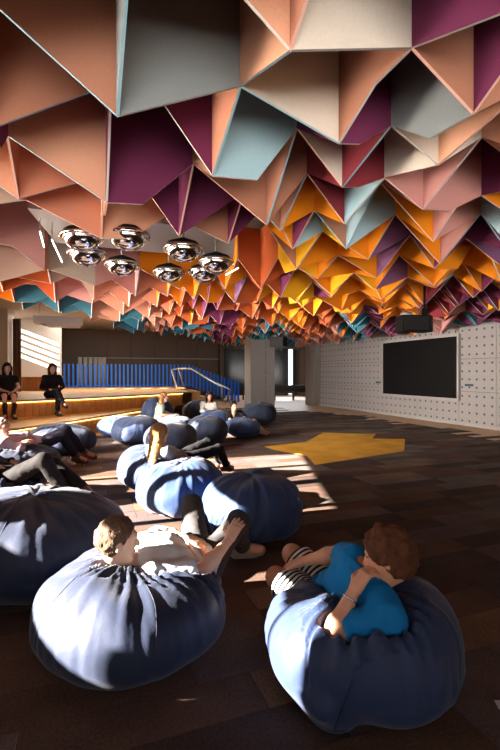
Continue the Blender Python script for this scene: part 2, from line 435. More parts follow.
stage_low = [(-5.5, 6.9), (-4.4, 8.3), (-3.84, 9.95), (-3.05, 12.6), (-2.2, 14.6), (-1.6, 16.6), (-3, 22), (-12, 22), (-12, 6.9)]
planks = []
PLW, PLL = .25, 1.0
for j in range(-18, 96):
    b = j*PLW; a = -9+random.choice([0, .25, .5, .75]); 
    wa = 100.
    for i in range(22):
        a0 = a+i*PLL; cpt = uv(a0+PLL/2, b+PLW/2)
        if not (-3.9 < cpt[1] < 18.3): continue
        if cpt[0] < -5.4 or inside(cpt, stage_low): continue
        edge = RW(cpt[1])-.62-.28*random.random()
        e2 = uv(a0+PLL, b+PLW/2)
        if e2[0] > edge: continue
        if cpt[1] > 15.5 and cpt[0] > .9+random.random()*.3 and cpt[1] > 16.6: continue
        planks.append((a0, b, cpt))
def weight(c):
    if c[1] < 1.2: return 0
    x = HX+F*c[0]/c[1]; y = HY+F*H0/c[1]
    if not (-40 < x < 540 and y < 790): return 0
    return 1/c[1]**3
planks.sort(key=lambda p: -weight(p[2]))
pm = {}
def plank_verts(a0, b, z=0.):
    g = .0015; pts = [uv(a0+g, b+g), uv(a0+PLL-g, b+g), uv(a0+PLL-g, b+PLW-g), uv(a0+g, b+PLW-g)]
    return [(p[0], p[1], -.0078) for p in pts]+[(p[0], p[1], z) for p in pts]
FB = [(3, 2, 1, 0), (4, 5, 6, 7), (0, 1, 5, 4), (1, 2, 6, 5), (2, 3, 7, 6), (3, 0, 4, 7)]
rv, rf, rm = [], [], []
for n, (a0, b, cpt) in enumerate(planks):
    ci = random.choices(range(5), (4, 3, 2.5, 1.6, 2))[0]
    for pc in yellow:
        g = .0015; pp = clip([uv(a0+g, b+g), uv(a0+PLL-g, b+g), uv(a0+PLL-g, b+PLW-g), uv(a0+g, b+PLW-g)], pc)
        if len(pp) > 2 and abs(sum(pp[i-1][0]*pp[i][1]-pp[i][0]*pp[i-1][1] for i in range(len(pp)))) > .002:
            ym = MB(); ym.prism(pp, -.002, .0022); ym.build('yellow_carpet_piece', CARPET[5], floor)
    z = random.uniform(-.0012, .0008)
    if n < 300 and weight(cpt) > 0:
        if ci not in pm:
            v = plank_verts(0, 0)
            o = build('carpet_plank', v, FB, CARPET[ci]); pm[ci] = o.data; bpy.data.objects.remove(o)
        o = bpy.data.objects.new('carpet_plank', pm[ci]); C.objects.link(o); o.parent = floor
        p = uv(a0, b); o.location = (p[0], p[1], z)
    else:
        k = len(rv); rv += plank_verts(a0, b, z); rf += [tuple(i+k for i in f) for f in FB]; rm += [ci]*6
o = build('carpet_field', rv, rf, CARPET, floor, midx=rm); o['kind'] = 'stuff'

# ------------------------------------------------------------------ stage tiers
LOW = [(-5.49, 6.9), (-4.4, 8.3), (-3.84, 9.95), (-3.05, 12.6), (-2.75, 13.9)]
TOP = [(-6.0, 9.62), (-5.7, 9.85), (-4.37, 11.3), (-3.0, 13.25), (-2.2, 14.7)]
HLW, HT = .41, .82
st = empty('timber_stage', (-4, 10, 0)); tag(st, 'two-tier timber seating stage with glowing strips under each step edge', 'stage')
m = MB(); m.prism(LOW+[(-2.2, 14.9), (-2.6, 16), (-9.39, 16), (-9.39, 9.62), (-5.49, 9.62)], HLW-.045, HLW); part('lower_tread', m, M['timber'], st)
m = MB(); m.prism(TOP+[(-1.95, 15.1), (-3.3, 21.0), (-9.0, 18.95), (-7.44, 17.41), (-7.44, 17.15), (-9.39, 17.15), (-9.39, 9.62)], HT-.045, HT); part('upper_deck', m, M['timber'], st)
random.seed(5)
def riser(line, z0, z1, back, pitch=.16):
    """upright timber slats in a row behind the nosing, each a part; a glowing strip under the nosing"""
    for i in range(len(line)-1):
        a = np.array(line[i]); b = np.array(line[i+1]); t = unit(b-a); nrm = np.array([-t[1], t[0]]); L = np.linalg.norm(b-a)
        n = max(1, int(L/pitch)); 
        for k in range(n):
            c = a+t*(k+.5)*L/n+nrm*back; mm = MB(); mm.box((c[0], c[1], (z0+z1)/2), (L/n/2-.006, .02+random.random()*.004, (z1-z0)/2), t)
            part('riser_slat', mm, M['riser'], st)
        c = (a+b)/2+nrm*(back+.035); mm = MB(); mm.box((c[0], c[1], (z0+z1)/2), (L/2, .012, (z1-z0)/2), t); part('riser_backing', mm, M['darkwood'], st)
        c = (a+b)/2+nrm*(back-.034); mm = MB(); mm.box((c[0], c[1], z1-.012), (L/2, .008, .006), t); part('led_strip', mm, M['led'], st)
riser(LOW, 0, HLW-.046, .09); riser(TOP, HLW, HT-.046, .09)
# block and steps at the right end of the stage
for k, (s0, zt_) in enumerate(((0, .82), (.32, .62), (.62, .41), (.92, .2))):
    m = MB(); a = np.array([-1.95, 15.1])+U*(s0-.02); c = a+U*.15+V*1.6
    m.box((c[0], c[1], zt_/2), (.15, 1.5, zt_/2), U); part('step', m, M['timber'], st)
# timber backrest box against the stripe wall
m = MB(); m.bb((-8.9, 15.5, HT), (-6.9, 16.1, HT+.47)); bx = tag(m.build('timber_bench', M['backrest'], None, (-7.9, 15.8, HT)), 'timber plank box standing on the stage behind the women', 'bench')
for k in range(13):
    m = MB(); m.bb((-8.88+k*.153, 15.475, HT+.01), (-8.88+k*.153+.14, 15.498, HT+.44)); part('plank', m, M['backrest'], bx)
m = MB(); m.bb((-8.95, 15.45, HT+.471), (-6.85, 16.12, HT+.5)); part('top_board', m, M['timber'], bx)
m = MB(); p = W(114, 402, 12.35); m.box((p[0]+.0, p[1], p[2]), (.07, .03, .045), (.58, .81)); tag(m.build('power_outlet', M['black'], None, tuple(p)), 'small black power outlet set in the upper stage riser', 'outlet')
# pillar and curtain by the left wall
m = MB(); m.bb((-9.4, 14.8, HT), (-8.15, 15.2, ZS)); tag(m.build('wall_pier', M['wallpaint']), kind='structure')
m = MB()
for k in range(5): m.tube([(-8.08+.055*k, 15.05+.03*(k % 2), HT), (-8.08+.055*k, 15.05+.03*(k % 2), 3.3)], .035, 8)
tag(m.build('curtain', M['curtain'], None, (-7.95, 15.05, HT), True), 'narrow brown curtain hanging beside the sunlit wall', 'curtain')

# ------------------------------------------------------------------ blue fin balustrade, stair fins, handrails
f0 = np.array([-8.25, 19.1])
bal = empty('fin_balustrade', (f0[0], f0[1], HT)); tag(bal, 'row of bright blue upright fins along the back of the stage and down the stair', 'balustrade')
nf = 33
for k in range(nf+14):
    p = f0+U*.178*k
    if k < nf: z0, z1 = HT, HT+1.03
    else:
        dz = (k-nf+1)*.062; z0, z1 = max(0, HT-dz), HT+1.03-dz
    m = MB(); m.box((p[0], p[1], (z0+z1)/2), (.035, .06, (z1-z0)/2), U); part('fin', m, M['bluefin'], bal)
m = MB(); a = f0-U*.1+V*.1; b = f0+U*(.178*nf)+V*.1; c = (a+b)/2; m.box((c[0], c[1], HT+.06), (np.linalg.norm(b-a)/2, .02, .03), U); part('bottom_rail', m, M['bluefin'], bal)
def rail(pts, label):
    pts = [tuple(W(*p)) for p in pts]
    base = pts[0]; m = MB(); m.tube(pts, .03, 10)
    o = m.build('handrail', M['steel'], None, base, True); tag(o, label, 'handrail'); return o
rail([(177, 388.4, 18.2), (171.5, 369.5, 18.2), (180, 368.2, 18.0), (191, 368.4, 17.7), (207, 378.5, 16.7), (222, 387, 15.9), (222, 401, 15.9)], 'bent steel handrail of the stage stair, on the side nearer the bean bags')
rail([(184.5, 388, 19), (178.5, 369.5, 19), (187, 368.6, 18.9), (194, 370, 18.7), (212, 381, 17.7), (230, 389.5, 16.9), (227, 402, 16.9)], 'bent steel handrail of the stage stair, on the side against the blue fins')

# grey boards leaning on the back wall
for k, px in enumerate((80, 85.5, 90.5, 95.5, 100, 104)):
    p = W(px, 365, 20.6+.1*k); m = MB(); m.box((p[0], p[1], (HT+2.2)/2), (.085, .03, (2.2-HT)/2), U)
    tag(m.build('upright_board', M['greyboard'], None, (p[0], p[1], HT)), 'tall grey upright board standing before the brown back wall', 'board', 'grey upright boards behind the blue fins')
# low dark benches in the lobby
for k, (px, d, wd) in enumerate(((284, 23.5, 1.1), (300, 24.5, .9), (238, 24, .7))):
    p = W(px, 392, d); bn = empty('lobby_bench', (p[0], p[1], 0)); tag(bn, ('long dark wooden bench just right of the grey column', 'short dark wooden bench by the end of the pegboard wall', 'dark wooden bench between the stair rail and the grey column')[k], 'bench', 'dark benches in the lobby')
    m = MB(); m.box((p[0], p[1], .42), (wd/2, .25, .04)); part('seat', m, M['darkwood'], bn)
    m = MB(); m.box((p[0], p[1]+.22, .62), (wd/2, .03, .16)); part('backrest', m, M['darkwood'], bn)
    for sx in (-1, 1):
        m = MB(); m.box((p[0]+sx*(wd/2-.06), p[1], .19), (.04, .22, .19)); part('leg', m, M['darkwood'], bn)

# ------------------------------------------------------------------ faceted felt canopy
random.seed(23)
FELT = {k: mat('felt_'+k, srgb(*c), .95, .10, 90, bump=.12, bscale=260, spec=.15) for k, c in dict(
    peach=(226, 168, 136), salmon=(206, 140, 112), brown=(176, 122, 98), rose=(196, 140, 132), cream=(226, 214, 198), beige=(196, 178, 160), slate=(136, 142, 142), ink=(72, 76, 88),
    plum=(112, 48, 80), burgundy=(128, 48, 56), sky=(168, 202, 212), teal=(58, 112, 128), orange=(236, 140, 28), amber=(246, 178, 36), rust=(188, 92, 48), violet=(134, 92, 128)).items()}
EDGE = [mat('felt_edge_'+k, srgb(*c), .9, .05) for k, c in dict(pink=(226, 176, 158), blue=(150, 186, 196), white=(205, 196, 188)).items()]
canopy_poly = [(-4.8, -3.8), (-4.8, 7.2), (-4.45, 8.2), (-4.05, 9.6), (-3.3, 13.2), (-2.0, 16.6), (-1.2, 18.6), (-.6, 22), (3.0, 22.3), (RW(19)-.15, 19), (RW(10)-.15, 10), (RW(0)-.15, 0), (10.8, -3.8)]
rose_hole = [(-2.15, 3.65), (.1, 4.45), (.05, 6.0), (-1.0, 5.95), (-2.45, 5.05)]
HINT = [(60,40,'slate'),(20,60,'salmon'),(160,40,'slate'),(200,40,'peach'),(235,20,'peach'),(265,20,'cream'),(310,15,'brown'),(305,60,'slate'),(340,70,'cream'),(360,100,'ink'),(275,110,'burgundy'),(270,60,'peach'),(400,20,'cream'),(430,60,'brown'),(480,40,'plum'),(410,105,'plum'),(470,100,'brown'),(240,110,'slate'),
(60,100,'brown'),(60,130,'brown'),(160,130,'brown'),(160,80,'slate'),(190,150,'salmon'),(230,130,'salmon'),(212,118,'sky'),(10,150,'plum'),(120,160,'plum'),(30,175,'peach'),(80,180,'peach'),(95,200,'peach'),(60,200,'salmon'),(140,185,'plum'),(200,170,'brown'),(250,200,'brown'),(300,125,'cream'),(310,160,'plum'),(330,150,'plum'),(265,175,'sky'),(300,180,'brown'),(345,185,'plum'),(330,200,'burgundy'),(380,180,'burgundy'),(410,165,'cream'),(455,160,'cream'),(430,190,'rose'),(490,150,'peach'),(485,200,'orange'),(350,215,'sky'),(375,230,'sky'),(400,205,'rose'),
(20,235,'beige'),(15,245,'orange'),(200,225,'brown'),(215,210,'plum'),(180,215,'plum'),(230,235,'plum'),(270,225,'brown'),(300,245,'sky'),(285,240,'orange'),(310,255,'amber'),(330,240,'plum'),(360,250,'orange'),(345,235,'orange'),(400,240,'orange'),(420,225,'orange'),(440,245,'plum'),(470,240,'rose'),(490,240,'violet'),(400,265,'violet'),
(30,265,'rose'),(60,280,'beige'),(100,290,'salmon'),(150,290,'salmon'),(130,285,'rose'),(200,285,'orange'),(165,290,'orange'),(230,290,'orange'),(260,260,'peach'),(270,275,'rust'),(290,270,'amber'),(320,275,'orange'),(350,285,'amber'),(380,275,'orange'),(430,270,'orange'),(470,270,'orange'),(490,290,'plum'),(60,300,'rose'),(20,290,'rust'),(10,285,'orange'),(240,300,'rust'),(300,300,'amber'),(350,300,'orange'),
(30,305,'teal'),(70,315,'teal'),(100,310,'salmon'),(150,320,'salmon'),(130,325,'teal'),(190,330,'teal'),(180,315,'rust'),(220,320,'plum'),(250,325,'rust'),(260,335,'teal'),(300,315,'orange'),(320,325,'rust'),(350,330,'teal'),(330,340,'salmon'),(380,325,'plum'),(400,315,'orange'),(450,310,'burgundy'),(470,325,'teal'),(490,315,'plum'),(440,330,'rose')]
def pick(x, d):
    if d > 1.2 and random.random() < .84:      # colour scheme of the canopy, zone by zone
        sx, sy = HX+F*x/d, HY-F*1.28/d
        if -40 < sx < 540 and sy > -30: return min(HINT, key=lambda h: (h[0]-sx)**2+2*(h[1]-sy)**2)[2]
    t = HX+F*x/max(d, .8); r = random.random
    far_edge = not inside((x-.9, d+.8), canopy_poly) or d > 15.5
    if far_edge and d > 4: return random.choices(['teal', 'salmon', 'rose', 'rust', 'beige', 'sky', 'plum'], (5, 2.2, 2, 1.4, 1, .7, 1))[0]
    if d < 2.5:
        if x < -.15: return random.choices(['slate', 'peach', 'salmon', 'brown', 'ink'], (3, 3.4, 2, 2.4, .6))[0]
        return random.choices(['brown', 'cream', 'slate', 'plum', 'peach', 'sky', 'ink', 'salmon'], (3, 2, 1.8, 2, 1.3, .6, .8, 1))[0]
    if d < 4.3:
        if x < -.9: return random.choices(['peach', 'salmon', 'brown', 'plum', 'beige'], (3, 2.5, 2, 1, .8))[0]
        if x < .2: return random.choices(['brown', 'salmon', 'plum', 'sky', 'burgundy', 'peach'], (3, 2, 2, 1, 1, 1))[0]
        return random.choices(['plum', 'cream', 'brown', 'sky', 'burgundy', 'orange', 'rose', 'peach'], (3, 2, 2, 1.6, 1.4, 1.4, 1, 1))[0]
    if d < 7:
        if x < -1.7: return random.choices(['salmon', 'beige', 'peach', 'rose', 'orange', 'plum', 'teal'], (3, 2, 2.4, 2, 1, .5, .2))[0]
        if x < -.2: return random.choices(['orange', 'salmon', 'amber', 'plum', 'brown', 'rose'], (4, 2, 1.2, 1.3, 1.5, 1))[0]
        return random.choices(['orange', 'amber', 'plum', 'violet', 'sky', 'rose', 'cream', 'brown'], (4.4, 2, 2.4, 1, 1, 1, .7, 1))[0]
    if d < 12:
        if x < -1.9: return random.choices(['salmon', 'rose', 'teal', 'rust', 'plum', 'beige', 'peach'], (3.4, 2.4, .9, 1.2, 1, .9, 1.4))[0]
        return random.choices(['orange', 'amber', 'rust', 'plum', 'brown', 'rose', 'violet'], (4.4, 2.4, 2.2, 1.4, 1, .8, .7))[0]
    return random.choices(['rust', 'orange', 'plum', 'brown', 'salmon', 'teal', 'rose'], (2.6, 1.6, 1.8, 1.8, 1.6, 1.3, 1.3))[0]
def lines(lo, hi, f):
    r = [lo]
    while r[-1] < hi: r.append(r[-1]+f(r[-1]))
    return r
al = lines(-9, 12, lambda a: random.choice([.58, .66, .54]) if a < .3 else random.choice([.34, .40, .5, .56]))
bl = lines(-5, 25, lambda b: random.choice([.56, .6, .5, .44]))
ZT = 3.45; TH = .007
nz = {}
for i in range(len(al)):
    for j in range(len(bl)):
        low = (i+j) % 2 == 0
        nz[i, j] = (2.60+random.uniform(-.06, .12)) if low else (2.92+random.uniform(-.14, .16))
can = empty('felt_canopy', (0, 8, ZT)); tag(can, 'faceted ceiling canopy of folded felt panels in peach, plum, orange and teal', 'ceiling canopy')
pl = []
for i in range(len(al)):
    for j in range(len(bl)):
        for di, dj in ((1, 0), (0, 1)):
            if (i+di, j+dj) not in nz: continue
            p = uv(al[i], bl[j]); q = uv(al[i+di], bl[j+dj]); c = (p+q)/2
            if not inside(c, canopy_poly) or inside(p, rose_hole) or inside(q, rose_hole) or inside(c, rose_hole): continue
            z0, z1 = nz[i, j], nz[i+di, j+dj]
            # some panels are cut square at one end, giving the stepped outline
            cut = random.random()
            t = unit(q-p); n = np.array([-t[1], t[0]])*TH; prof = [(p, z0), (q, z1)]
            if cut < .16:
                mid = p+(q-p)*random.uniform(.35, .65); prof = [(p, z0), (mid, min(z0, z1)+.02 if z0 < z1 else z0), (q, z1)]
            v = []; k = len(prof)
            for s_ in (-1, 1):
                v += [(a[0]+s_*n[0], a[1]+s_*n[1], z) for a, z in prof]+[(a[0]+s_*n[0], a[1]+s_*n[1], ZT) for a, z in prof[::-1]]
            K = 2*k
            f = [tuple(range(K-1, -1, -1)), tuple(range(K, 2*K))]+[(x, (x+1) % K, K+(x+1) % K, K+x) for x in range(K)]
            mi = [0, 0]+[1 if (x < k-1 or x in (k-1, K-1)) else 0 for x in range(K)]
            d = c[1]; vis = 0
            if d > 1.0:
                sx = HX+F*c[0]/d; sy = HY-F*(min(z0, z1)-H0)/d
                if -30 < sx < 530 and sy > -40:
                    fc = abs(n @ unit(c))/TH; vis = (.15+fc)*np.linalg.norm(q-p)/d**2.2
            pl.append((vis, v, f, mi, pick(c[0], d), random.choices(range(3), (4, 3, 3))[0]))
pl.sort(key=lambda x: -x[0])
rv, rf, rm = [], [], []; slots = list(FELT); SM = [FELT[k] for k in slots]+EDGE
for n, (vis, v, f, mi, ck, ek) in enumerate(pl):
    if n < 300 and vis > 0:
        c = np.mean(v, 0); vv = [tuple(np.array(p)-c) for p in v]
        o = build('panel', vv, f, [FELT[ck], EDGE[ek]], can, tuple(c-np.array([0, 8, ZT])), midx=mi, recalc=True)
    else:
        k = len(rv); rv += v; rf += [tuple(i+k for i in q) for q in f]; rm += [slots.index(ck) if x == 0 else len(slots)+ek for x in mi]
o = build('panel_field', [(p[0], p[1]-8, p[2]-ZT) for p in rv], rf, SM, can, midx=rm, recalc=True); o['kind'] = 'stuff'

# ------------------------------------------------------------------ ceiling equipment
c = np.mean([(-2.05, 3.9), (-.2, 4.6), (-.25, 5.75), (-2.2, 4.95)], 0)
m = MB(); m.prism([(-2.0, 3.95), (-.15, 4.62), (-.22, 5.75), (-2.2, 5.0)], 2.93, 2.97)
tag(m.build('lighting_plate', M['greypanel'], None, (c[0], c[1], 2.93)), 'flat grey plate in the canopy carrying the chrome dome lights', 'mounting plate')
domes = [(82, 237), (87, 254), (128, 236), (122, 265), (183, 249), (169, 272), (216, 262), (204, 272)]
for k, (px, py) in enumerate(domes):
    d = F*1.24/(HY-py); p = W(px, py, d)
    o = empty('dome_light', tuple(p)); tag(o, 'round chrome dome light hanging from the grey ceiling plate', 'ceiling light', 'chrome dome lights in the canopy')
    R_ = .168
    m = MB(); m.lathe(p, [(.004, -R_*.78)]+[(R_*math.sin(a), -R_*.78*math.cos(a)) for a in np.linspace(.15, 1.5, 10)], 28); part('reflector', m, M['chrome'], o, True)
    m = MB(); m.lathe(p, [(R_*.98, -.012), (R_*1.16, -.02), (R_*1.2, 0), (R_*1.16, .02), (R_*.98, .012)], 28); part('rim', m, M['chrome'], o, True)
    m = MB(); m.lathe(p, [(R_*1.15, .005), (R_*.9, .06), (.05, .10), (.03, .11)], 28); part('housing', m, M['black'], o, True)
    m = MB(); m.tube([p+A(0, 0, .1), A(p[0], p[1], 2.928)], .015, 8); part('stem', m, M['steel'], o)
for k, (a, b, z, lab) in enumerate(((( 52, 240), (62, 262), 2.75, 'thin glowing light tube left of the dome lights'), ((226, 275), (238, 268), 2.75, 'thin glowing light tube right of the dome lights'), ((40, 232), (44, 247), 2.8, 'short glowing light tube near the orange panel')) ):
    pa = W(a[0], a[1], F*(z-H0)/(HY-a[1])); pb = W(b[0], b[1], F*(z-H0)/(HY-b[1])); c = (pa+pb)/2
    o = empty('light_tube', tuple(c)); tag(o, lab, 'light')
    m = MB(); m.tube([pa, pb], .008, 8); part('tube', m, M['whiteled'], o)
    for q in (pa, pb):
        m = MB(); m.tube([q+A(0, 0, .016), A(q[0], q[1], ZS-.001)], .006, 6); part('suspension_rod', m, M['steel'], o)

def speaker(px, py, d, wd, ht, rz, label):
    p = W(px, py, d); o = empty('loudspeaker', tuple(p)); tag(o, label, 'speaker')
    ax = A(math.cos(rz), math.sin(rz)); ay = A(-ax[1], ax[0])
    m = MB(); dp = .16
    poly = [(-wd/2, -dp), (wd/2*.62, -dp), (wd/2, -dp*.2), (wd/2*.8, dp), (-wd/2*.9, dp)]
    m.prism([tuple(p[:2]+ax*x+ay*y) for x, y in poly], p[2]-ht/2, p[2]+ht/2); part('cabinet', m, M['black'], o)
    m = MB(); c = p[:2]-ay*(dp+.006)-ax*wd*.1; m.box((c[0], c[1], p[2]), (wd*.36, .005, ht*.42), ax); part('grille', m, mat('speaker_grille', srgb(26, 26, 27), .8, .2, 200), o)
    m = MB(); c = p[:2]+ax*wd*.28; m.box((c[0], c[1], p[2]+ht/2+.06), (.035, .02, .06), ax); m.box((c[0], c[1], (p[2]+ht/2+.12+ZS)/2), (.014, .014, (ZS-p[2]-ht/2-.12)/2), ax); part('bracket', m, M['black'], o)
    m = MB(); c = p[:2]-ax*wd*.25; m.lathe((c[0], c[1], p[2]+ht/2+.001), [(.001, .06), (.08, .055), (.1, .02), (.1, 0)], 16); part('cap', m, M['greyboard'], o, True)
speaker(415, 324, 7.0, .56, .25, .1, 'black loudspeaker hanging in front of the wall screen')
speaker(279, 342, 13.2, .50, .30, -.25, 'black loudspeaker hanging beside the grey column')

# white unit hanging over the stage
p = W(59, 321, 12.3); o = empty('ceiling_unit', tuple(p)); tag(o, 'white boxy air unit hanging above the stage', 'air unit')
m = MB(); m.box(tuple(p), (.62, .35, .09), U); part('casing', m, M['white'], o)
m = MB(); m.box((p[0]+.15, p[1], p[2]-.13), (.42, .28, .038), U); part('lower_tray', m, M['white'], o)
m = MB(); m.lathe((p[0]-.3, p[1]-.05, p[2]-.09), [(.001, -.05), (.13, -.05), (.16, 0)], 20); part('round_vent', m, M['white'], o, True)
for s_ in (-.5, .5):
    m = MB(); q = p[:2]+U*s_; m.tube([(q[0], q[1], p[2]+.09), (q[0], q[1], ZS-.001)], .01, 6); part('rod', m, M['steel'], o)

# ------------------------------------------------------------------ people
SKIN = {k: mat('skin_'+k, srgb(*c), .5, .08, 30, bump=.05, bscale=200) for k, c in dict(tan=(206, 148, 116), light=(226, 178, 152), warm=(190, 130, 98)).items()}
def cloth_mat(name, c, var=.15, rough=.85, sheen=0., bump=.25, bscale=14): return mat(name, srgb(*c), rough, var, 12, bump=bump, bscale=bscale, sheen=sheen, spec=.25)
HAIR = {k: mat('hair_'+k, srgb(*c), .75, .5, 55, spec=.2, bump=.5, bscale=120, stretch=(1, 1, .35)) for k, c in dict(brown=(84, 48, 28), greybrown=(98, 76, 58), blonde=(150, 105, 60), dark=(40, 28, 24), grey=(120, 108, 100)).items()}
def stripe_mat():
    m = bpy.data.materials.new('striped_cotton'); m.use_nodes = True; nt = m.node_tree; L = nt.links; p = nt.nodes['Principled BSDF']
    p.inputs['Roughness'].default_value = .9
    at = nt.nodes.new('ShaderNodeAttribute'); at.attribute_name = 'along'
    mu = nt.nodes.new('ShaderNodeMath'); mu.operation = 'MULTIPLY'; mu.inputs[1].default_value = 1/.027; L.new(at.outputs['Fac'], mu.inputs[0])
    fr = nt.nodes.new('ShaderNodeMath'); fr.operation = 'FRACT'; L.new(mu.outputs[0], fr.inputs[0])
    gt = nt.nodes.new('ShaderNodeMath'); gt.operation = 'GREATER_THAN'; gt.inputs[1].default_value = .52; L.new(fr.outputs[0], gt.inputs[0])
    mx = nt.nodes.new('ShaderNodeMix'); mx.data_type = 'RGBA'; mx.inputs[6].default_value = srgb(236, 232, 226); mx.inputs[7].default_value = srgb(24, 23, 26)
    L.new(gt.outputs[0], mx.inputs[0]); L.new(mx.outputs[2], p.inputs['Base Color'])
    return m
CL = dict(white=cloth_mat('white_cotton', (222, 228, 234)), greytrouser=cloth_mat('grey_twill', (66, 62, 62)), blue=cloth_mat('blue_cotton', (12, 112, 172)), stripe=stripe_mat(),
          lilac=cloth_mat('lilac_shirt', (176, 150, 158)), navy=cloth_mat('navy_twill', (34, 32, 48)), black=cloth_mat('black_cloth', (22, 21, 23)), darktrouser=cloth_mat('dark_trouser', (28, 24, 22)),
          grey=cloth_mat('grey_knit', (150, 146, 144)), mint=cloth_mat('pale_green_print', (160, 178, 160), .4), cream=cloth_mat('cream_knit', (214, 206, 196)), red=cloth_mat('red_print', (150, 44, 48), .6),
          pale=cloth_mat('pale_grey_cloth', (186, 184, 182)), leather=mat('brown_leather', srgb(104, 62, 40), .45, .2), blackleather=mat('black_leather', srgb(20, 18, 18), .4, .2), sneaker=mat('sneaker', srgb(170, 166, 160), .7, .2), sole=mat('rubber_sole', srgb(205, 200, 190), .7, .1), darksole=mat('dark_sole', srgb(46, 42, 38), .7, .1))
M['eye'] = mat('eye_dark', srgb(40, 28, 24), .3, 0); M['lip'] = mat('lip', srgb(170, 92, 84), .5, 0)
M['silver'] = mat('silver_band', srgb(210, 210, 215), .25, 0, metal=1)

def hand_prims(w, tip, pn, th, curl, s=1.):
    """five-fingered hand: wrist w, direction towards tip, palm normal pn, thumb side th, curl (rad per joint)"""
    h = unit(tip-w); n = unit(pn-h*(pn@h)); t = unit(np.cross(n, h)); t = t if t@th > 0 else -t
    P = [cone(w-h*.02, w+h*.02*s, .025*s, .024*s)]
    for o in (.026, .009, -.009, -.026): P.append(cone(w+t*o*.55*s+h*.012*s, w+h*.085*s+t*o*s, .0185*s, .0125*s))
    for o, L, a in ((.029, .070, .0), (.010, .080, -.04), (-.010, .074, .04), (-.028, .058, .12)):
        b = w+h*.088*s+t*o*s; d = unit(h+t*o*4); ang = 0
        for f, r0, r1 in ((.45, .0096, .0088), (.30, .0088, .008), (.25, .008, .0066)):
            ang += curl+a*.5; dd = d*math.cos(ang)+n*math.sin(ang); e = b+dd*L*f*s
            q = cone(b, e, r0*s, r1*s); q['k'] = .006; P.append(q); b = e
    b = w+h*.022*s+t*.022*s
    for dd, L, r0, r1 in ((h*.62+t*.75+n*.15, .045, .0155, .012), (h*.85+t*.35+n*.3*(1+curl), .032, .0115, .0098), (h*.9+t*.1+n*.4*(1+curl), .026, .0098, .0078)):
        e = b+unit(dd)*L*s; q = cone(b, e, r0*s, r1*s); q['k'] = .008; P.append(q); b = e
    return P

def join(parts):
    v = []; q = []; n = 0
    for a, b in parts: v.append(a); q.append(b+n); n += len(a)
    return np.concatenate(v), np.concatenate(q)

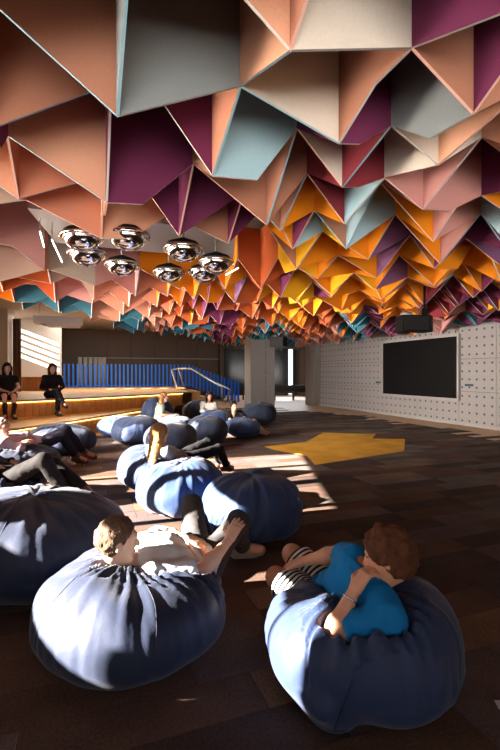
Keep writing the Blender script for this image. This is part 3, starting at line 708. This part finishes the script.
def person(label, J, top, bottom, shoes, hair, skin='light', res=.009, s=1.0, g=None, hand_curl=(.35, .35), hres=.0045, band=None, extra_hair=()):
    g_ = lambda k: np.asarray(J[k], float)
    hc, f, u = g_('head'), unit(J['face']), unit(J['up']); u = unit(u-f*(u@f)); r = np.cross(f, u)
    Rm = np.stack([r, f, u])
    shL, shR, hpL, hpR, neck = g_('shL'), g_('shR'), g_('hipL'), g_('hipR'), g_('neck')
    chest, pel = (shL+shR)/2, (hpL+hpR)/2; t = unit(chest-pel); lat = unit(shR-shL)
    waist, rib = pel+.38*(chest-pel), pel+.72*(chest-pel)
    torso = [cone(hpL, hpR, .092*s, .092*s)]
    for sg in (-1, 1):
        torso += [cone(pel+sg*lat*.05*s, waist+sg*lat*.042*s, .102*s, .094*s), cone(waist+sg*lat*.042*s, rib+sg*lat*.062*s, .094*s, .103*s), cone(rib+sg*lat*.062*s, chest+sg*lat*.08*s-t*.05, .103*s, .078*s)]
    torso += [cone(shL, shR, .058*s, .058*s), cone(chest-t*.02, neck, .072*s, .05*s)]
    head = [ell(hc+u*.022-f*.012, (.076, .097, .098), Rm), ell(hc-u*.045+f*.028, (.056, .062, .068), Rm), ell(hc-u*.092+f*.058, (.026, .022, .018), Rm), cone(neck, hc-u*.06-f*.02, .05*s, .052*s)]
    nose = [cone(hc+f*.088+u*.018, hc+f*.108-u*.022, .009, .0135)]
    for q in nose: q['k'] = .012
    brow = [cone(hc+f*.078+u*.03-r*.035, hc+f*.078+u*.03+r*.035, .014, .014)]
    ears = [ell(hc+r*sg*.077-f*.012-u*.008, (.012, .02, .032), Rm) for sg in (-1, 1)]
    for q in ears: q['k'] = .01
    arms = []; hands = []
    legs = []
    for sd in 'LR':
        sh, el, wr, ha = g_('sh'+sd), g_('el'+sd), g_('wr'+sd), g_('ha'+sd)
        fd = unit(wr-el)
        arms += [cone(sh, el, .049*s, .040*s), cone(el, el+(wr-el)*.35, .040*s, .041*s), cone(el+(wr-el)*.35, wr, .041*s, .026*s)]
        pn = np.asarray(J.get('pn'+sd, (0, 0, -1)), float); th = np.asarray(J.get('th'+sd, (0, 0, 1)), float)
        hands.append(hand_prims(wr, ha, pn, th, hand_curl[0 if sd == 'L' else 1], s))
        hp, kn, an = g_('hip'+sd), g_('kn'+sd), g_('an'+sd)
        legs += [cone(hp, kn, .083*s, .056*s), cone(kn, kn+(an-kn)*.35, .054*s, .055*s), cone(kn+(an-kn)*.35, an, .055*s, .036*s)]
    feet = []
    for sd in 'LR':
        an, to = g_('an'+sd), g_('to'+sd); dr = unit(to-an)
        feet += [cone(an, an+dr*.15*s-A(0, 0, .02), .038*s, .03*s)]
    body = torso+head+brow+nose+ears+arms+legs+feet
    loc = A(pel[0], pel[1], 0) if J.get('base') is None else np.asarray(J['base'], float)
    parts = [sdf_mesh(body, res, .028)]
    # finer face
    for hp_ in hands: parts.append(sdf_mesh(hp_, hres, .012))
    v, q = join(parts)
    o = build('person', v-loc, q, SKIN[skin], None, tuple(loc), True); tag(o, label, 'person', g)
    def child(name, prims, m, rs, k, disp=None, rl=1, attr=None, ext=None):
        vv, qq = sdf_mesh(prims, rs, k, ext); vv = relax(vv, qq, rl)
        if disp is not None: vv = vv+normals(vv, qq)*disp(vv)[:, None]
        c = build(name, vv-loc, qq, m, o, (0, 0, 0), True)
        if attr is not None:
            a = c.data.attributes.new('along', 'FLOAT', 'POINT'); a.data.foreach_set('value', attr(vv).astype(np.float32))
        return c
    fold = lambda amp, fr: (lambda p: amp*vnoise(p*fr+3.1)+amp*.5*vnoise(p*fr*2.3))
    env = list(body)
    # upper garment
    if top:
        e = top.get('ease', .016); hem = (pel+t*top.get('hem', -.05), -t); nk = (neck-t*.012+unit(neck-chest)*0, unit(neck-chest))
        P = [inflate(p, e, [hem, nk]) for p in torso]
        for sd in 'LR':
            sh, el, wr = g_('sh'+sd), g_('el'+sd), g_('wr'+sd); fr = top['sleeve']
            d1 = unit(el-sh)
            if fr <= 1:
                end = sh+(el-sh)*fr; P.append(cone(sh, end+d1*.04, .056*s+e, .058*s+e, [(end, d1)]))
            else:
                P.append(cone(sh, el, .054*s+e, .042*s+e)); d2 = unit(wr-el); end = el+(wr-el)*(fr-1)
                P.append(cone(el, end+d2*.03, .043*s+e, .032*s+e, [(end, d2)]))
        child('shirt' if top.get('name') is None else top['name'], P, CL[top['m']], res, .03, fold(.010, 13.), 1); env += P
    if bottom:
        e = bottom.get('ease', .014); tp = (pel+t*.10, t); P = [inflate(p, e, [tp]) for p in torso[:4]]
        fr = bottom['len']
        for sd in 'LR':
            hp, kn, an = g_('hip'+sd), g_('kn'+sd), g_('an'+sd); d1 = unit(kn-hp)
            if fr <= 1:
                end = hp+(kn-hp)*fr; P.append(cone(hp, end+d1*.05, .085*s+e, .068*s+e+bottom.get('flare', 0), [(end, d1)]))
            else:
                d2 = unit(an-kn); end = kn+(an-kn)*(fr-1)
                P += [cone(hp, kn, .085*s+e, .060*s+e), cone(kn, end+d2*.04, .060*s+e, .048*s+e, [(end, d2)])]
        at = None
        if bottom['m'] == 'stripe':
            dl, dr_ = unit(g_('knL')-hpL), unit(g_('knR')-hpR)
            def at(p):
                a = (p-hpL)@dl; b = (p-hpR)@dr_
                da = np.linalg.norm(p-hpL-a[:, None]*dl, axis=1); db = np.linalg.norm(p-hpR-b[:, None]*dr_, axis=1)
                return np.where(da < db, a, b)+2+.012*vnoise(p*9)
        child(bottom.get('name', 'trousers'), P, CL[bottom['m']], res, .03, fold(.006, 12.), 1, at); env += P
    if shoes:
        for sd in 'LR':
            an, kn, to = g_('an'+sd), g_('kn'+sd), g_('to'+sd); dr = unit(to-an); dn = unit(an-kn); dn = unit(dn-dr*(dn@dr))
            heel = an+dn*.045*s-dr*.03*s; ball = an+dn*.06*s+dr*.13*s; tp_ = an+dn*.062*s+dr*.185*s
            sp = an+dn*.085*s
            P = [cone(an-dn*(.03 if shoes.get('boot') is None else .22), heel, .046*s if shoes.get('boot') is None else .058*s, .043*s), cone(heel, ball, .042*s, .044*s), cone(ball, tp_, .044*s, .034*s), cone(an+dr*.02, ball, .042*s, .04*s)]
            P = [inflate(p, .004, [(sp, dn)]) for p in P]
            sh_ = child('shoe', P, CL[shoes['m']], min(res, .009), .02, None, 1)
            Q = [inflate(cone(heel+dn*.02, ball+dn*.012, .047*s, .05*s), 0, [(sp+dn*.016, dn), (sp-dn*.004, -dn)]), inflate(cone(ball+dn*.012, tp_+dn*.01, .05*s, .04*s), 0, [(sp+dn*.016, dn), (sp-dn*.004, -dn)])]
            vv, qq = sdf_mesh(Q, min(res, .008), .01)
            if len(qq): build('sole', vv-loc, qq, CL[shoes.get('sole', 'darksole')], sh_, (0, 0, 0), True)
    # hair
    hk, hcol = hair
    inf = dict(short=.010, curly=.021, long=.018)[hk]
    cutn = unit(f*.80-u*.60); off = dict(short=.014, curly=.032, long=.034)[hk]
    base_cut = [(hc+cutn*off, cutn)]
    if hk != 'long': base_cut.append((hc-u*.075, -u))
    P = [ell(hc+u*.026-f*.016, (.076+inf, .096+inf, .098+inf), Rm, base_cut)]
    if hk == 'curly': P.append(ell(hc-u*.03-f*.045, (.078, .066, .075), Rm, base_cut))
    if hk == 'long':
        fall = np.asarray(J.get('fall', -u), float); ln = J.get('falllen', .32)
        for o_ in (-.055, -.02, .02, .055):
            a = hc-f*.045+r*o_+u*.0; b = hc-f*.06+r*o_*1.15+unit(fall)*ln; P.append(cone(a, b, .05, .026))
        for sg in (-1, 1): P.append(cone(hc+r*sg*.078+u*.02-f*.01, hc+r*sg*.088-f*.01+unit(fall)*.17, .028, .02))
    amp = dict(short=.007, curly=.014, long=.006)[hk]; fr = dict(short=38., curly=27., long=30.)[hk]
    child('hair', P, HAIR[hcol], min(res, .008), .03, lambda p: amp*(vnoise(p*fr)+.6*vnoise(p*fr*2.1+5)), 1)
    for sg in (-1, 1):
        vv, qq = sdf_mesh([ell(hc+f*.083+r*sg*.031+u*.012, (.013, .008, .007), Rm)], .003, .003); build('eye', vv-loc, qq, M['eye'], o, (0, 0, 0), True)
    vv, qq = sdf_mesh([ell(hc+f*.086-u*.052, (.023, .01, .008), Rm)], .003, .003); build('lips', vv-loc, qq, M['lip'], o, (0, 0, 0), True)
    if band:
        w_, e_ = g_('wr'+band), g_('el'+band); c = w_+(e_-w_)*.16; ax = Vector(unit(e_-w_)); a = ax.orthogonal().normalized(); b = ax.cross(a); mbd = MB()
        pts = [Vector(c)+(a*math.cos(x)+b*math.sin(x))*.034 for x in np.linspace(0, 2*math.pi, 25)]; mbd.tube(pts, .004, 6); part('bracelet', mbd, M['silver'], o, True)
    return env

# ------------------------------------------------------------------ bean bags
def navy(name, c=(32, 47, 80), r=.62):
    m = mat(name, srgb(*c), r, .10, 3, bump=.22, bscale=9, sheen=.15, spec=.35)
    return m
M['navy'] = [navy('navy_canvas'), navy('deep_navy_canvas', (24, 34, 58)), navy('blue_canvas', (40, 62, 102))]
M['seam'] = mat('seam_thread', srgb(20, 28, 48), .7, 0)
rbag = np.random.RandomState(3)
def bag(label, x, y, R, Ht, res=.02, env=(), m=0, lift=(0, 0), lumps=(), seed=0, squash=1., sink=.0, wr=.011, p=2.5, bias=.40, rough=1., ns=5, rot=0.):
    """squashy bag of radius R, height Ht; lift=(angle, amount) raises one side; env = what presses into it"""
    zc = Ht*bias
    lo = A(x-R*1.25, y-R*1.25, -.03); hi = A(x+R*1.25, y+R*1.25, Ht*1.55+.05); shape = tuple(np.ceil((hi-lo)/res).astype(int)+1)
    g = np.stack(np.meshgrid(*[lo[j]+res*np.arange(shape[j]) for j in range(3)], indexing='ij'), -1)
    ca, sa = math.cos(rot), math.sin(rot)
    def shapef(P):
        dx0 = P[..., 0]-x; dy0 = P[..., 1]-y
        dx = dx0*ca+dy0*sa; dy = (-dx0*sa+dy0*ca)/squash; rho = np.hypot(dx, dy); th = np.arctan2(dy0, dx0)
        top = (Ht-zc)*(1+lift[1]*np.cos(th-lift[0])*np.clip(rho/R, 0, 1))*(1+.05*np.sin(3*th+seed))
        z = P[..., 2]-zc; hz = np.where(z > 0, top, zc*1.04)
        rr = R*(1+.03*np.sin(2*th+seed*1.7)+.025*np.sin(5*th+seed))
        return ((rho/rr)**p+(np.abs(z)/hz)**p)**(1/p)*min(R, Ht*.55)-min(R, Ht*.55)
    def full(P, D=None):
        d = shapef(P)
        for (lx, ly, lz, lr, ex, ey, ez, er) in lumps: d = smin(d, evalp(cone((lx, ly, lz), (ex, ey, ez), lr, er), P), .09)
        return d
    D = full(g)
    E = None
    if env:
        E = field(list(env), lo, shape, res, .03); k = .05
        a, b = D, -(E-.004); h = np.maximum(k-np.abs(a-b), 0)/k; D = np.maximum(a, b)+h*h*k*.25
    D = np.maximum(D, .004-g[..., 2])
    v, q = nets(D, lo, res); v = relax(v, q, 2)
    N = normals(v, q); flat = v[:, 2] > .03
    th = np.arctan2(v[:, 1]-y, v[:, 0]-x); rho = np.hypot(v[:, 0]-x, v[:, 1]-y)
    w1 = vnoise(np.stack([th*4.5+seed, v[:, 2]*3, rho*2.5], 1)+vnoise(v*4+seed)[:, None]*.6); w2 = vnoise(v*A(7, 7, 4)+seed*3); w3 = vnoise(np.stack([th*13+seed, v[:, 2]*4+rho*5, rho*3], 1))
    d = wr*(1.2*w2-.45*np.abs(w1)+.7*w3*(v[:, 2] > Ht*.35))
    if env:
        nd = np.full(len(v), .3)
        ij = np.clip(((v-lo)/res).astype(int), 0, np.array(shape)-1); nd = E[ij[:, 0], ij[:, 1], ij[:, 2]]
        near = np.clip(1-nd/.22, 0, 1)*np.clip(nd/.03, 0, 1)
        d += near*wr*1.5*np.sin(th*34+4*w1+6*w2)*rough
    v = v+N*(d*flat)[:, None]; v[:, 2] = np.maximum(v[:, 2], 0.004)
    o = build('bean_bag', v-A(x, y, 0), q, M['navy'][m], None, (x, y, 0), True); tag(o, label, 'bean bag', 'navy bean bags on the carpet')
    # seams: lines of stitching marched outwards onto the displaced surface
    cells = {}
    Cn = A(0, 0, zc); rel = v-A(x, y, 0)-Cn; un = rel/np.maximum(np.linalg.norm(rel, axis=1), 1e-6)[:, None]
    for k in range(ns):
        a0 = rot+.5+seed+2*math.pi*k/ns; pts = []
        for e in np.linspace(-.75, 1.25, 26):
            dd = A(math.cos(a0+.12*math.sin(3*e))*math.cos(e), math.sin(a0+.12*math.sin(3*e))*math.cos(e), math.sin(e)); i = np.argmax(un@dd)
            pts.append(rel[i]+Cn+un[i]*.0005)
        P_ = [pts[0]]
        for w_ in pts[1:]:
            if np.linalg.norm(w_-P_[-1]) > .015: P_.append(w_)
        if len(P_) < 4: continue
        P_ = [P_[0]]+[(P_[i-1]+2*P_[i]+P_[i+1])/4 for i in range(1, len(P_)-1)]+[P_[-1]]
        mbs = MB(); mbs.tube(P_, .004, 5); sm = build('seam', mbs.v, mbs.f, M['seam'], o, (0, 0, 0), True)
    return o

# --- man in the blue T-shirt
J = dict(head=(.627, 2.0, .615), face=(-.86, .45, -.22), up=(.05, .08, 1), neck=(.575, 2.02, .50), shL=(.585, 1.86, .42), shR=(.508, 2.15, .535),
         elL=W(328, 643, 1.85), wrL=W(354, 591, 1.92), haL=W(370, 566, 1.95), elR=W(341, 553, 2.38), wrR=W(304, 561, 2.46), haR=W(284, 567, 2.5),
         hipL=(.40, 2.28, .20), hipR=(.46, 2.44, .22), knL=W(276, 577, 2.54), knR=W(292, 554, 2.70), anL=(.36, 2.72, .10), anR=(.42, 2.93, .10), toL=(.50, 2.80, .07), toR=(.56, 3.0, .07),
         pnL=(.8, .3, .1), thL=(.2, .5, -.3), pnR=(.1, .1, -1), thR=(.2, .8, .3))
envA = person('man in blue T-shirt and striped shorts resting his head on his hand', J, dict(m='blue', sleeve=.72, ease=.018, hem=-.06), dict(m='stripe', len=.86, ease=.016, name='shorts', flare=.01), None, ('curly', 'brown'), 'tan', .009, 1., band='L', hand_curl=(.55, .25))
bag('rounded navy bean bag under the man in the blue T-shirt', .525, 2.09, .445, .45, .012, envA, 0, (-.9, .34), [(.32, 1.80, .10, .10, .28, 1.74, .12, .03)], 1.3)
# --- man in the white T-shirt
J = dict(head=W(118, 541, 2.30), face=(.88, .46, -.10), up=(-.22, -.05, 1), neck=(-.640, 2.38, .425), shR=(-.510, 2.28, .385), shL=(-.625, 2.60, .425),
         elR=W(202, 572, 2.42), wrR=W(229, 540, 2.60), haR=W(240, 519, 2.70), elL=W(166, 534, 2.80), wrL=W(184, 539, 2.62), haL=W(205, 546, 2.60),
         hipR=(-.26, 2.67, .29), hipL=(-.35, 2.84, .30), knR=W(238, 521, 3.06), knL=W(192, 505, 3.22), anR=(-.06, 3.38, .105), anL=(-.33, 3.50, .105), toR=(.12, 3.46, .09), toL=(-.24, 3.66, .09),
         pnR=(.2, .6, -.2), thR=(-.5, .3, .6), pnL=(0, .1, -1), thL=(.3, -.6, .2))
envB = person('man in white T-shirt and grey trousers lying back with knees up', J, dict(m='white', sleeve=.80, ease=.020, hem=.055), dict(m='greytrouser', len=1.93, ease=.012), dict(m='sneaker', sole='sole'), ('short', 'greybrown'), 'light', .009, 1., hand_curl=(.3, .2))
bag('large navy bean bag under the man in the white T-shirt', -.63, 2.36, .50, .47, .012, envB, 1, (3.6, .10), [], 2.1)
# --- person with dark trousers (mostly outside the frame)
J = dict(head=(-3.38, 5.05, .72), face=(.75, -.1, .35), up=(-.4, 0, .9), neck=(-3.27, 5.0, .56), shL=(-3.17, 5.18, .50), shR=(-3.2, 4.82, .50), elL=(-2.95, 5.25, .38), wrL=(-2.75, 5.1, .42), haL=(-2.65, 4.98, .42),
         elR=(-2.98, 4.68, .38), wrR=(-2.77, 4.72, .42), haR=(-2.67, 4.82, .43), hipL=(-2.63, 4.96, .29), hipR=(-2.62, 4.78, .29), knL=(-2.20, 4.95, .42), knR=(-2.20, 4.68, .525),
         anL=(-1.80, 4.85, .14), anR=(-1.98, 4.78, .11), toL=(-1.55, 4.70, .12), toR=(-1.8, 4.68, .08))
envG = person('person in dark trousers and brown shoes with knees drawn up', J, dict(m='black', sleeve=1.9), dict(m='darktrouser', len=1.92, ease=.018), dict(m='leather'), ('short', 'dark'), 'tan', .012, 1., hres=.007)
# --- man in lilac shirt
J = dict(head=W(3, 427, 6.25), face=(.80, -.30, -.05), up=(-.2, 0, 1), neck=W(4, 437.5, 6.3), shL=W(14, 438, 6.5), shR=W(3, 443, 6.15), elL=W(27, 436, 6.6), wrL=W(24, 441, 6.4), haL=W(18, 444, 6.3), elR=W(20, 448, 6.2), wrR=W(22, 443, 6.25), haR=W(28, 440, 6.3),
         hipL=W(40, 444, 6.75), hipR=W(37, 446, 6.6), knL=W(66, 430, 7.0), knR=W(62, 436, 6.85), anL=W(84, 452, 7.32), anR=W(76, 456, 7.05), toL=W(98, 455, 7.35), toR=W(90, 460, 7.1))
envH = person('man in lilac shirt and navy trousers lying on a bean bag by the stage', J, dict(m='lilac', sleeve=1.75, ease=.02), dict(m='navy', len=1.93, ease=.016), dict(m='leather'), ('short', 'grey'), 'tan', .013, 1.0, hres=.008)
# --- long haired woman in the middle
J = dict(head=W(160, 434, 5.30), face=(.72, .66, -.05), up=(-.12, -.1, 1), neck=W(159, 446, 5.32), shR=W(166, 452, 5.2), shL=W(151, 450, 5.38), elR=W(172, 461, 5.35), wrR=W(186, 458, 5.5), haR=W(194, 457, 5.6), elL=W(168, 452, 5.6), wrL=W(184, 454, 5.75), haL=W(192, 455, 5.8),
         hipR=W(186, 460, 5.62), hipL=W(180, 457, 5.80), knR=W(219, 449, 5.98), knL=W(210, 441, 6.05), anR=W(226, 465, 6.3), anL=W(221, 463, 6.45), toR=W(240, 467, 6.5), toL=W(234, 465, 6.6), fall=(-.1, -.25, -1), falllen=.36)
envF = person('woman with long blonde hair and black trousers seen from behind', J, dict(m='grey', sleeve=.12, ease=.012), dict(m='black', len=1.9, ease=.014), dict(m='leather'), ('long', 'blonde'), 'light', .012, .88, hres=.007)
# --- two women sitting on the stage edge
def stage_sit(px, d, ey, label, cross, top, bottom, shoes, hairc, sl):
    q = W(px, 0, d); x, y = q[0], q[1]; sz = HT
    fw_ = unit(A(.42, -.62, 0)); rt = unit(A(fw_[1], -fw_[0], 0)); P = lambda a, b, z: A(x, y, sz)+fw_*a+rt*b+A(0, 0, z)
    J = dict(head=P(.06, 0, .74), face=unit(fw_*.9+A(.25, -.3, 0)), up=(0, 0, 1), neck=P(.0, 0, .60), shL=P(0, -.165, .52), shR=P(0, .165, .52), elL=P(.06, -.24, .28), elR=P(.06, .24, .28), wrL=P(.27, -.1, .20), wrR=P(.27, .06, .22), haL=P(.36, .02, .17), haR=P(.36, -.03, .20),
             hipL=P(0, -.09, .10), hipR=P(0, .09, .10), knL=P(.43, -.10, .11), knR=P(.43, .09, .12), anL=P(.44, -.09, -.31), anR=P(.56, .08, -.30), toL=P(.6, -.12, -.34), toR=P(.75, .10, -.32), base=(x, y, sz), fall=(0, 0, -1), falllen=.22, pnL=(0, 0, -1), pnR=(0, 0, -1))
    if cross: J.update(knR=P(.44, -.04, .21), anR=P(.66, -.14, -.10), toR=P(.86, -.18, -.13), knL=P(.42, -.06, .09), anL=P(.42, -.05, -.31))
    return person(label, J, dict(m=top, sleeve=sl), bottom, shoes, ('long', hairc), 'light', .016, .9, hres=.009)
stage_sit(7, 10.25, 0, 'woman in short-sleeved black dress and tall boots sitting on the stage edge', False, 'black', dict(m='black', len=.72, ease=.03, name='skirt'), dict(m='blackleather', boot=1), 'dark', .5)
stage_sit(52, 11.0, 0, 'woman in long-sleeved black top sitting on the stage with legs crossed', True, 'black', dict(m='black', len=1.9), dict(m='blackleather'), 'brown', 1.8)
# --- three people at the far bean bags
J = dict(head=W(164, 397.5, 11.0), face=(.9, -.2, 0), up=(0, 0, 1), neck=W(162.5, 403, 11.0), shL=W(160, 404, 11.15), shR=W(162, 407, 10.9), elL=W(164, 412, 11.2), wrL=W(170, 413, 11.1), haL=W(173, 414, 11.1), elR=W(162, 416, 10.8), wrR=W(168, 415, 10.8), haR=W(172, 415, 10.8),
         hipL=W(158, 419, 11.15), hipR=W(158, 420, 10.95), knL=W(176, 416, 10.9), knR=W(176, 417, 10.7), anL=W(186, 421, 10.5), anR=W(186, 422, 10.4), toL=W(193, 421, 10.4), toR=W(193, 422, 10.3), fall=(-.15, 0, -1), falllen=.26)
env8 = person('woman with fair hair in pale green top sitting sideways by the stage', J, dict(m='mint', sleeve=.6), dict(m='pale', len=1.9), dict(m='blackleather'), ('long', 'blonde'), 'light', .016, .88, hres=.009)
J = dict(head=W(209.5, 396.5, 12.0), face=(.35, -.9, 0), up=(0, 0, 1), neck=W(209, 402, 12.05), shL=W(214.5, 404, 12.05), shR=W(203, 404, 12.1), elL=W(216, 410, 11.9), wrL=W(211, 412, 11.7), haL=W(207, 412, 11.65), elR=W(202, 411, 11.9), wrR=W(206, 413, 11.65), haR=W(210, 413, 11.6),
         hipL=W(212, 418, 12.05), hipR=W(206, 418, 12.05), knL=W(214, 414, 11.6), knR=W(206, 415, 11.6), anL=W(216, 428, 11.2), anR=W(208, 428, 11.2), toL=W(217, 430, 11.05), toR=W(208, 430, 11.05), fall=(0, .1, -1), falllen=.2)
env9 = person('dark-haired person in cream sweater sitting back on a bean bag', J, dict(m='cream', sleeve=1.8, ease=.022), dict(m='black', len=1.9), dict(m='blackleather'), ('long', 'dark'), 'warm', .016, .92, hres=.009)
J = dict(head=W(234, 406.5, 10.3), face=(.5, -.85, 0), up=(-.1, .1, 1), neck=W(234, 412.5, 10.35), shL=W(240.5, 413, 10.45), shR=W(229, 414, 10.4), elL=W(245, 419, 10.3), wrL=W(242, 422, 10.15), haL=W(239, 422, 10.1), elR=W(230, 421, 10.2), wrR=W(236, 422, 10.05), haR=W(240, 422, 10.0),
         hipL=W(241, 425, 10.45), hipR=W(237, 426, 10.35), knL=W(254, 421, 10.25), knR=W(251, 423, 10.1), anL=W(264, 431, 10.3), anR=W(261, 432, 10.1), toL=W(271, 432, 10.25), toR=W(268, 433.5, 10.05))
env10 = person('person in black top and red shorts with bare legs stretched out', J, dict(m='black', sleeve=.7), dict(m='red', len=.75, name='shorts'), None, ('short', 'dark'), 'light', .016, .95, hres=.009)

# --- the other bags
bag('big dark navy bean bag beside the man in the white T-shirt', -1.52, 3.10, .62, .60, .016, (), 1, (2.6, .12), [(-1.72, 2.85, .52, .10, -1.78, 2.8, .64, .05)], .4, wr=.016)
bag('plain blue bean bag before the woman with long blonde hair', -.72, 4.66, .47, .52, .016, (), 2, (.9, .08), [], 3.3, wr=.016)
bag('boxy blue bean bag with a squared corner beside the sunlit carpet', .02, 3.98, .44, .54, .014, envB, 2, (.3, .05), [(.30, 3.86, .30, .13, .40, 3.82, .32, .05)], 4.2, p=3.0, wr=.014)
bag('navy bean bag under the woman with long blonde hair', -1.14, 5.60, .53, .50, .02, envF, 0, (3.0, .2), [], 5.1)
bag('navy bean bag under the person in dark trousers', -2.86, 4.98, .52, .44, .02, envG, 1, (3.1, .18), [], 6.3)
bag('navy bean bag under the man in the lilac shirt', -3.36, 6.38, .56, .42, .022, envH, 1, (3.1, .2), [], 7.7)
bag('wide flat navy bean bag against the lower stage step', -3.42, 8.0, .60, .52, .022, (), 1, (2.5, .1), [], 8.4, squash=.8)
bag('sunlit bean bag touching the stage step', -3.02, 10.15, .50, .46, .025, (), 2, (.5, .1), [], 9.1, squash=.8)
bag('navy bean bag next to the sunlit one by the stage step', -2.35, 9.15, .52, .55, .025, (), 0, (2, .1), [], 10.6)
bag('dark bean bag directly behind the woman with long blonde hair', -1.48, 8.2, .48, .52, .025, (), 1, (1, .1), [], 11.8)
bag('navy bean bag between the blonde woman and the person in black top', -.92, 9.3, .45, .53, .025, (), 1, (1.5, .1), [], 12.9)
bag('low sunlit bean bag in front of the woman in pale green', -1.78, 10.3, .50, .42, .025, env8, 2, (1.2, .05), [], 13.5)
bag('upright navy bean bag behind the woman in pale green', -2.42, 11.5, .42, .80, .025, env8, 0, (2.5, .1), [], 14.4)
bag('navy bean bag behind the person in cream sweater', -1.42, 12.75, .52, .66, .025, env9, 1, (2, .1), [], 15.2)
bag('lighter blue bean bag in front of the person in cream sweater', -.86, 11.1, .44, .52, .025, env9, 2, (1, .05), [], 16.9)
bag('sunlit bean bag under the person in black top', -.18, 10.15, .44, .42, .025, env10, 2, (1.8, .15), [], 17.3)
bag('dark bean bag against the grey column', .26, 12.6, .50, .60, .025, (), 1, (1, .1), [], 18.8)
# added white paper
m = MB(); p = fl(499, 706); m.add([(p[0]-.012, p[1]-.02, .001), (p[0]+.03, p[1]-.028, .004), (p[0]+.035, p[1]+.02, .012), (p[0]-.005, p[1]+.03, .003), (p[0]+.01, p[1], .022)], [(0, 1, 4), (1, 2, 4), (2, 3, 4), (3, 0, 4), (3, 2, 1, 0)])  # small crumpled white piece, added at the right edge
tag(m.build('floor_fleck', M['fleck'], None, (p[0], p[1], 0)), 'small crumpled white paper on the bare carpet', 'fleck')
